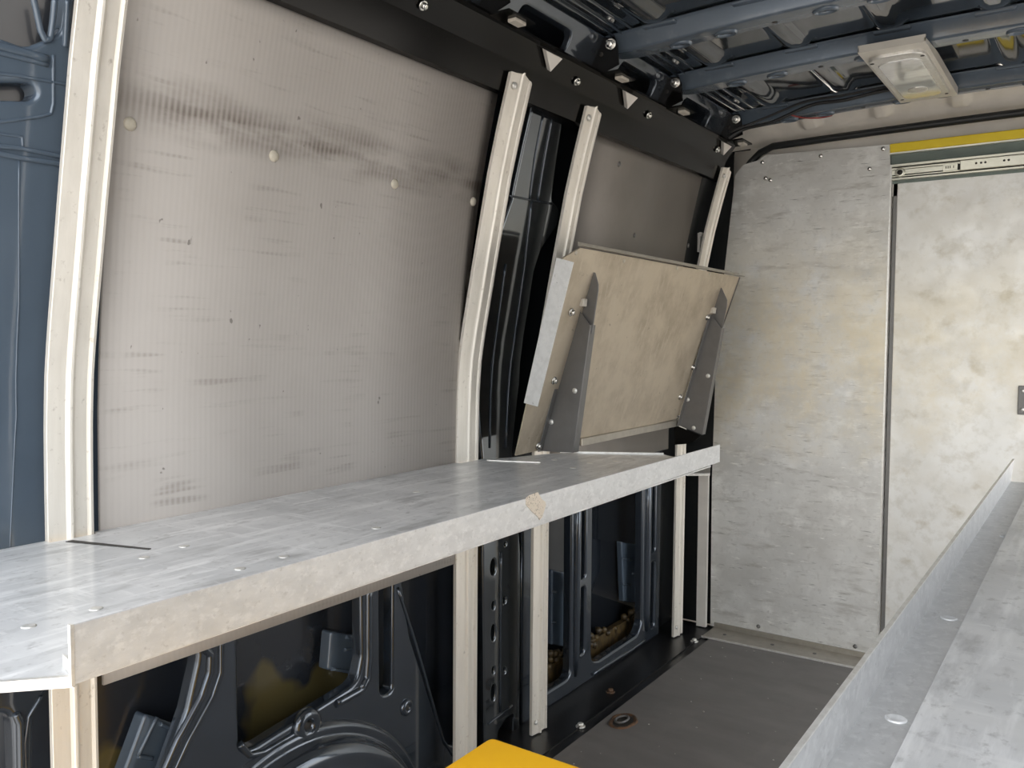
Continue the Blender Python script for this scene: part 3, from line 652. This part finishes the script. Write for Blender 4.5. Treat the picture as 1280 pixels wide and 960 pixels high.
# board behind and yellow strip above
m = MB(); m.box((-.611, 3.121, 1.640), (.5, 3.1275, 1.752)); tag(m.build('backing_board', M['teal']), 'narrow grey-green board behind the slide rail', 'board')
ys_ = MB(); ys_.box((-.612, 3.106, 1.741), (.5, 3.1205, 1.772)); st = tag(ys_.build('warning_strip', M['tape'], None, .003), 'bright yellow strip along the top of the bulkhead door', 'strip')
m = MB(); m.box((-.612, 3.1035, 1.736), (.5, 3.1205, 1.741)); m.build('pale_edge', M['slide'], st)
# angle along the floor
fa = thing('floor_angle', 'long metal angle strip on the floor along the bulkhead', 'angle strip', (-.9, 3.05, 0))
m = MB(); m.prism([V((-1.195, 2.975, .0005)), V((-.60, 2.990, .0005)), V((-.60, 3.104, .0005)), V((-1.195, 3.104, .0005))], (0, 0, .0035)); m.box((-1.195, 3.099, .004), (-.60, 3.104, .022)); m.build('strip', M['tabedge'], fa)
m = MB(); m.prism([V((-1.195, 2.972, .0005)), V((-.60, 2.987, .0005)), V((-.60, 2.991, .0005)), V((-1.195, 2.976, .0005))], (0, 0, .006)); m.build('bright_edge', M['rivet'], fa)
for x in (-1.13, -.95, -.80): dome('screw', (x, 3.04, .004), (0, 0, 1), .007, .003, M['bracket'], fa)

# ------------------------------------------------------------------ shelf on the uprights
ZD = .815; XL = -.7350
shf = thing('shelf', 'long scratched metal shelf with upstanding front lip, fixed to the uprights', 'shelf', (-1.0, 1.1, ZD))
XW = -1.2645
XN = -1.2610
deck = [(XW-.012, .25), (-.885, .25), (-.780, .338), (XL, .386), (XL-.022, 1.925), (-.930, 2.036), (-1.164, 1.903), (-1.235, 1.715), (XN, 1.690), (XN, 1.602), (XW-.012, 1.602), (XW-.012, .705), (XN, .705), (XN, .629), (XW-.012, .629)]
m = MB(); m.prism([V((x, y, ZD-.003)) for x, y in deck], (0, 0, .003)); m.build('deck', M['deck'], shf)
m = MB(); m.prism([V((XL, .384, ZD-.003)), V((XL, 1.925, ZD+.0105)), V((XL, 1.925, .8675)), V((XL, .384, .8655))], (-.0025, 0, 0)); lip = m.build('front_lip', M['lip'], shf, .0008)
m = MB(); m.box((XL-.0035, .3815, ZD-.004), (XL+.001, .3845, .866)); m.build('bright_end', M['rivet'], lip)
m = MB(); m.prism([V((-.780, .337, ZD)), V((XL-.001, .385, ZD)), V((XL-.004, .389, ZD)), V((-.783, .341, ZD))], (0, 0, .004)); m.box((-.885, .2485, ZD-.006), (XW, .251, ZD+.001)); m.prism([V((-.887, .249, ZD-.006)), V((-.780, .336, ZD-.006)), V((-.782, .340, ZD-.006)), V((-.889, .253, ZD-.006))], (0, 0, .0075)); m.prism([V((-.780, .338, ZD-.006)), V((XL-.001, .384, ZD-.006)), V((XL-.003, .388, ZD-.006)), V((-.783, .342, ZD-.006))], (0, 0, .0075)); m.build('rear_edge', M['rivet'], shf)
m = MB(); m.prism([V((-.775, .395, ZD+.0005)), V((XL-.003, .400, ZD+.0005)), V((XL-.003, .3865, ZD+.0005))], (0, 0, .012)); m.build('corner_tab', M['rivet'], shf)
m = MB(); m.prism([V((-.930, 2.036, ZD)), V((-1.164, 1.903, ZD)), V((-1.166, 1.906, ZD)), V((-.932, 2.040, ZD))], (0, 0, .004)); m.build('front_edge', M['rivet'], shf)
m = MB(); m.box((XL-.0045, 1.885, ZD+.012), (XL-.0025, 1.926, .866)); m.build('lip_end_overlap', M['lip'], lip)
m = MB(); m.prism([V((-1.246, .644, ZD)), V((-1.105, .688, ZD)), V((-1.106, .693, ZD)), V((-1.246, .654, ZD))], (0, 0, .0012)); m.build('slit', M['slot'], shf)
m = MB(); m.prism([V((-1.235, 1.675, ZD)), V((-1.11, 1.722, ZD)), V((-1.112, 1.728, ZD)), V((-1.235, 1.683, ZD))], (0, 0, .002)); m.build('seam', M['rivet'], shf)
for px in ((36, 783), (120, 761), (300, 711), (180, 697), (230, 683), (355, 696), (470, 660), (520, 615), (672, 580), (693, 575), (770, 577), (737, 579), (785, 570), (716, 585)):
    p = at_z(px[0], px[1], ZD)
    if p.x > XL-.02: continue
    b = MB(); b.lathe((p.x, p.y, ZD), (0, 0, 1), [(.0075, -.0005), (.0075, .0006), (.0050, .0011), (.0001, .0009)], 14); b.build('rivet', M['rivet'], shf)
stp = [(657, 622), (661, 619), (672, 615), (674, 619), (677, 624), (681, 627), (682, 631), (679, 641), (677, 647), (674, 650), (672, 646), (664, 639), (657, 631)]
m = MB(); m.prism([V((XL+.0003, p.y, p.z)) for p in [at_x(a, b, XL) for a, b in stp]], (.0006, 0, 0)); so = m.build('torn_sticker', M['sticker'], lip); so['label'] = 'torn scrap of a beige paper sticker'
# white bracket at the far end of the shelf line
m = MB(); p = at_y(857, 593.5, 2.905); p2 = at_y(888, 594, 2.905)
zb_ = .630; m.prism([at_z(*q_, zb_) for q_ in ((858, 592.5), (887.5, 592.5), (888, 583), (858, 583))], (0, 0, .003)); m.prism([at_z(*q_, zb_) for q_ in ((858, 592.7), (887.5, 592.7), (887.5, 592.0), (858, 592.0))], (0, 0, -.006))
tag(m.build('angle_bracket', M['rivet'], None, .001), 'short pale angle bracket on the far upright below the shelf lip', 'bracket')

# ------------------------------------------------------------------ hinged table folded up against the uprights
SL = .3208
def xt(z): return -1.216 + (z-.81)*SL
TN = V((1, 0, -SL)).normalized()
def T(y, z, w=0): return V((xt(z), y, z)) + TN*w
tb = thing('folding_table', 'hinged metal table folded up and leaning, with two folding brackets on its underside', 'folding table', (-1.2, 2.3, .82))
m = MB(); m.prism([T(1.768, .8185), T(2.868, .840), T(2.900, 1.330), T(1.800, 1.335), T(1.722, 1.300)], -TN*.004); m.build('top_sheet', M['table'], tb)
m = MB(); a, b = T(1.792, 1.338), T(2.900, 1.333); m.prism([a, b, b+TN*.020+V((0, 0, .004)), a+TN*.012+V((0, 0, .004))], (0, 0, .002)); m.prism([a-TN*.004, b-TN*.004, b-TN*.004+V((0, 0, .010)), a-TN*.004+V((0, 0, .010))], TN*.002); m.build('upper_lip', M['tabedge'], tb)
m = MB(); a, b = T(2.868, .84), T(2.900, 1.330); m.prism([a, b, b+TN*.004, a+TN*.004], (0, .002, 0)); m.build('side_edge', M['bracket'], tb)
# end flange, coloured pale for the bright light falling on it
zA, zB = at_x(695.6, 322, xt(1.29)).z, at_x(654.8, 503.6, xt(.95)).z
def on_table(px, py, w=0):
    X = -1.15
    for _ in range(10): p = at_x(px, py, X); X = xt(p.z)
    return p
fl = [on_table(695.6, 322), on_table(654.8, 503.6)]
fr = [at_y(716.7, 327.8, fl[0].y-.002), at_y(671.7, 508.4, fl[1].y-.002)]
m = MB(); m.prism([fl[0], fl[1], fr[1], fr[0]], (0, .003, 0)); o = m.build('end_flange', M['lit_edge'], tb); o['label'] = 'scuffed end flange, coloured pale for the light on it'
m = MB(); a, b = on_table(723, 556), on_table(846, 531); m.prism([a, b, b+V((0, 0, .022)), a+V((0, 0, .022))], TN*.012); m.build('hinge_bar', M['tabedge'], tb, .002)
for px in ((720, 316), (780, 326), (846, 335), (887, 342)): 
    p = on_table(*px); dome('rivet', p+TN*.0, TN, .006, .003, M['cap'], tb)
def web(Y, low, arm, block, bolts, rivets, rear_bolt_side):
    br = bpy.data.objects.new('folding_bracket', None); C.objects.link(br); br.parent = tb; base = on_table(*low[-1]); br.location = V((base.x, Y, base.z)) - parent_world(tb)
    A_ = [at_y(q[0], q[1], Y) for q in low]
    if Y < 2:
        for q in A_: q.z = max(q.z, .8175)
    m = MB(); m.prism(A_, (0, .003, 0))
    i0, i1 = 1, 2      # outer edge gets a return flange
    a, b = A_[i0], A_[i1]; m.prism([a, b, b+V((0, .028, 0)), a+V((0, .028, 0))], (.0025, 0, 0))
    a, b = A_[0], A_[-1]; m.prism([a, b, b+V((0, -.020, 0)), a+V((0, -.020, 0))], (.0025, 0, 0))
    m.build('channel_arm', M['bracket'], br, .0012)
    B_ = [at_y(q[0], q[1], Y+.010) for q in arm]
    m = MB(); m.prism(B_, (0, .003, 0)); a, b = B_[0], B_[-1]; m.prism([a, b, b+V((-.004, -.032, 0)), a+V((-.004, -.032, 0))], (-.0025, 0, 0)); m.build('upper_arm', M['bracket'], br, .0012)
    p = at_y(block[0], block[1], Y-.004); m = MB(); m.obox(p, (.010, 0, -.001), (0, .010, 0), (.001, 0, .010)); m.build('stop_block', M['nylon'], br, .002)
    for q in bolts:
        p = on_table(*q); p.z = max(p.z, .829 if Y < 2 else 0); bolt('bolt', p+TN*.001, TN, .0085, None, br)
    for q in rivets:
        p = at_y(q[0], q[1], Y); dome('rivet', p, (0, -1, 0), .0075, .003, M['rivet'], br)
web(1.885, [(722.5, 386), (736.5, 406), (715.5, 566), (677, 566), (706.4, 440)][0:1] + [(737, 406), (715.5, 566), (677, 566)], [(737.5, 339), (744, 341), (748, 356), (748, 362), (740, 418), (722, 394), (730, 372.5)], (727.5, 378), [(713.5, 390), (692, 475.5), (672.5, 557), (680.5, 564)], [(718.5, 488.5), (689, 527.5)], 0)
web(2.755, [(889, 393), (901.5, 410), (886, 500), (877, 543.5), (848.5, 532)][0:2] + [(877, 543.5), (848.5, 532)], [(900.6, 359), (902, 360), (909, 375), (908.5, 384), (901, 418), (888, 398), (893, 385)], (890.5, 388), [(883.5, 396.5), (865.5, 459), (849.5, 496), (847, 522)], [(885, 470), (859.5, 499.5), (867, 535)], 1)

m = MB(); g_ = [at_y(a, b, 2.80) for a, b in ((843, 531), (848, 533), (876, 545), (866, 553), (858, 555), (843, 556))]; m.prism(g_, (0, .003, 0)); m.build('corner_gusset', M['black'], tb)
# ------------------------------------------------------------------ bench on the other side
bn = thing('workbench', 'scratched metal bench top with raised edge lip on the far side of the aisle', 'workbench', (.15, 1.2, 0))
m = MB(); m.box((-.151, .05, ZD-.003), (.50, 2.093, ZD)); m.build('deck', M['lip'], bn)
m = MB(); m.box((-.113, .05, ZD), (.50, 2.090, ZD+.0025)); m.build('overlay_sheet', M['deck'], bn, .0008)
m = MB(); m.prism([V((-.151, .05, ZD-.003)), V((-.151, 2.093, ZD-.003)), V((-.151, 2.135, .842)), V((-.151, 2.157, .852)), V((-.151, 2.157, .8545)), V((-.151, .05, .8555))], (-.003, 0, 0)); m.build('edge_lip', M['lip'], bn)
m = MB(); m.box((-.1545, .05, .8545), (-.1505, 2.157, .8562)); m.build('lip_rim', M['rivet'], bn)
for px in ((1186, 773), (1120, 899), (1257, 671), (1263, 670)):
    p = at_z(px[0], px[1], ZD); b = MB(); b.lathe((p.x, p.y, ZD), (0, 0, 1), [(.0085, -.0005), (.0085, .0010), (.0065, .0014), (.005, .0004), (.0001, .0003)], 16); b.build('rivet', M['deck'], bn)
for y in (.35, 1.15, 1.95):
    for x in (.02, .46):
        m = MB(); m.box((x-.02, y-.02, .001), (x+.02, y+.02, ZD-.003)); m.build('leg', M['post'], bn, .002)

# ------------------------------------------------------------------ yellow box in the aisle
zb = .58; c0 = at_z(612, 921.5, zb); c1 = at_z(626, 923, zb)
bxo = thing('storage_box', 'yellow flat-topped box standing in the aisle below the shelf', 'box', (-.42, .62, 0))
x0, y1 = c0.x, (c0.y+c1.y)/2
m = MB(); rp = round_poly([(x0, .42), (x0+.40, .42), (x0+.40, y1), (x0, y1)], .012, 5)
plate('lid', M['yellow'], rp, [], lambda u, v, wd: (u, v, zb+wd), .035, .005, bxo)
rp = round_poly([(x0+.008, .428), (x0+.392, .428), (x0+.392, y1-.008), (x0+.008, y1-.008)], .010, 5)
plate('body', M['yellow'], rp, [], lambda u, v, wd: (u, v, zb-.036+wd), zb-.037, .003, bxo)

# ------------------------------------------------------------------ bits on the floor
p = at_z(779, 902, 0); td = thing('tie_down_ring', 'rusty recessed tie-down socket in the dark floor', 'tie-down', (p.x, p.y, 0))
b = MB(); N_ = 26
b.rings([[V((p.x+(.030+d)*math.cos(a)*(1+.05*math.sin(5*a)), p.y+(.046+d)*math.sin(a), h)) for a in [2*math.pi*i/N_ for i in range(N_)]] for d, h in ((.009, .0008), (.007, .004), (.002, .005), (-.004, .0015), (-.005, .0008))], True, False); b.build('rim', M['rust'], td)
b = MB(); b.rings([[V((p.x+.027*math.cos(a), p.y+.042*math.sin(a), h)) for a in [2*math.pi*i/N_ for i in range(N_)]] for h in (.0005, .0015)]); b.build('socket', M['slot'], td)
b = MB(); b.tube([V((p.x-.004+.017*math.cos(a), p.y+.026*math.sin(a), .006+.002*math.cos(a))) for a in [2*math.pi*i/24 for i in range(25)]], .0035, 8); b.build('ring', M['bracket'], td)
labs = ['dirty bolt head in the black sill strip next to the third upright', 'bolt head in the black sill strip behind the tie-down socket', 'bolt head in the black sill strip near the bulkhead']
for (px, py), lb in zip(((725.6, 907), (763, 864), (868, 801)), labs):
    q = at_z(px, py, 0); o = thing('floor_bolt', lb, 'bolt', (q.x, q.y, 0), 'bolts in the sill strip')
    zf = 0.0 if q.x > -1.165 else -.004
    b = MB(); b.lathe((q.x, q.y, zf+.0005), (0, 0, 1), [(.014, 0), (.014, .003), (.011, .004)], 16); b.build('washer', M['rivet'] if px != 763 else M['rust'], o)
    b = MB(); b.lathe((q.x, q.y, zf+.0045), (0, 0, 1), [(.009, 0), (.009, .006), (.006, .008), (.001, .0082)], 6); b.build('bolt_head', M['rivet'] if px != 763 else M['rust'], o)
b = MB()
for k in range(46):
    x, y = -1.13+.55*random.random(), 1.6+1.4*random.random(); s_ = random.uniform(.0012, .0032)
    b.lathe((x, y, .0003), (0, 0, 1), [(s_, 0), (s_*1.2, s_*.5), (s_*.4, s_)], 6)
tag(b.build('floor_grit', M['crumb']), 'pale grit scattered on the dark van floor', 'grit', None, 'stuff')
# black hose and amber tape scrap in the corner gap
y, z = on_wall(873, 690); xg = xin(.4)+.03
b = MB(); q = [at_x(873+dx, yy_, xg) for dx, yy_ in ((2, 560), (0, 620), (-1, 680), (-1, 730), (-3, 770), (-6, 798))]
b.tube(q, .013, 12); tag(b.build('drain_hose', M['rubber']), 'black hose running down the corner gap beside the bulkhead', 'hose')
q = at_x(879, 668, -1.248); b = MB(); b.prism([V((-1.2495, q.y-.018, q.z+.016)), V((-1.2495, q.y+.012, q.z+.012)), V((-1.2495, q.y+.014, q.z-.014)), V((-1.2495, q.y-.004, q.z-.010)), V((-1.2495, q.y-.016, q.z-.018))], (.004, 0, 0))
tag(b.build('tape_scrap', M['foil']), 'small amber scrap of tape on the pillar edge by the bulkhead', 'tape')

# ------------------------------------------------------------------ light: overcast-bright sky through the open rear and the added side opening
wd = bpy.data.worlds.new('world'); bpy.context.scene.world = wd; wd.use_nodes = True
nt = wd.node_tree; bg = nt.nodes['Background']; sky = nt.nodes.new('ShaderNodeTexSky'); sky.sky_type = 'NISHITA'
sky.sun_disc = False; sky.sun_elevation = math.radians(48); sky.sun_rotation = math.radians(-60); sky.dust_density = 3.0; sky.ozone_density = .6
mx = nt.nodes.new('ShaderNodeMix'); mx.data_type = 'RGBA'; mx.inputs[0].default_value = .86      # thin white cloud over most of the sky
nt.links.new(sky.outputs[0], mx.inputs[6]); mx.inputs[7].default_value = (2.74, 2.71, 2.62, 1)
nt.links.new(mx.outputs[2], bg.inputs['Color']); bg.inputs['Strength'].default_value = .42
sd = bpy.data.lights.new('sun', 'SUN'); sd.energy = 3.2; sd.angle = math.radians(1); sd.color = (1, .96, .90)
so_ = bpy.data.objects.new('sun', sd); C.objects.link(so_)
so_.rotation_euler = V((.62, -.35, -.9)).to_track_quat('-Z', 'Y').to_euler()

sc = bpy.context.scene
sc.view_settings.view_transform = 'Standard'; sc.view_settings.look = 'None'; sc.view_settings.gamma = 1; sc.view_settings.use_curve_mapping = False
sc.view_settings.exposure = 1.53
sc.cycles.use_denoising = True; sc.cycles.max_bounces = 10; sc.cycles.diffuse_bounces = 6; sc.cycles.glossy_bounces = 6
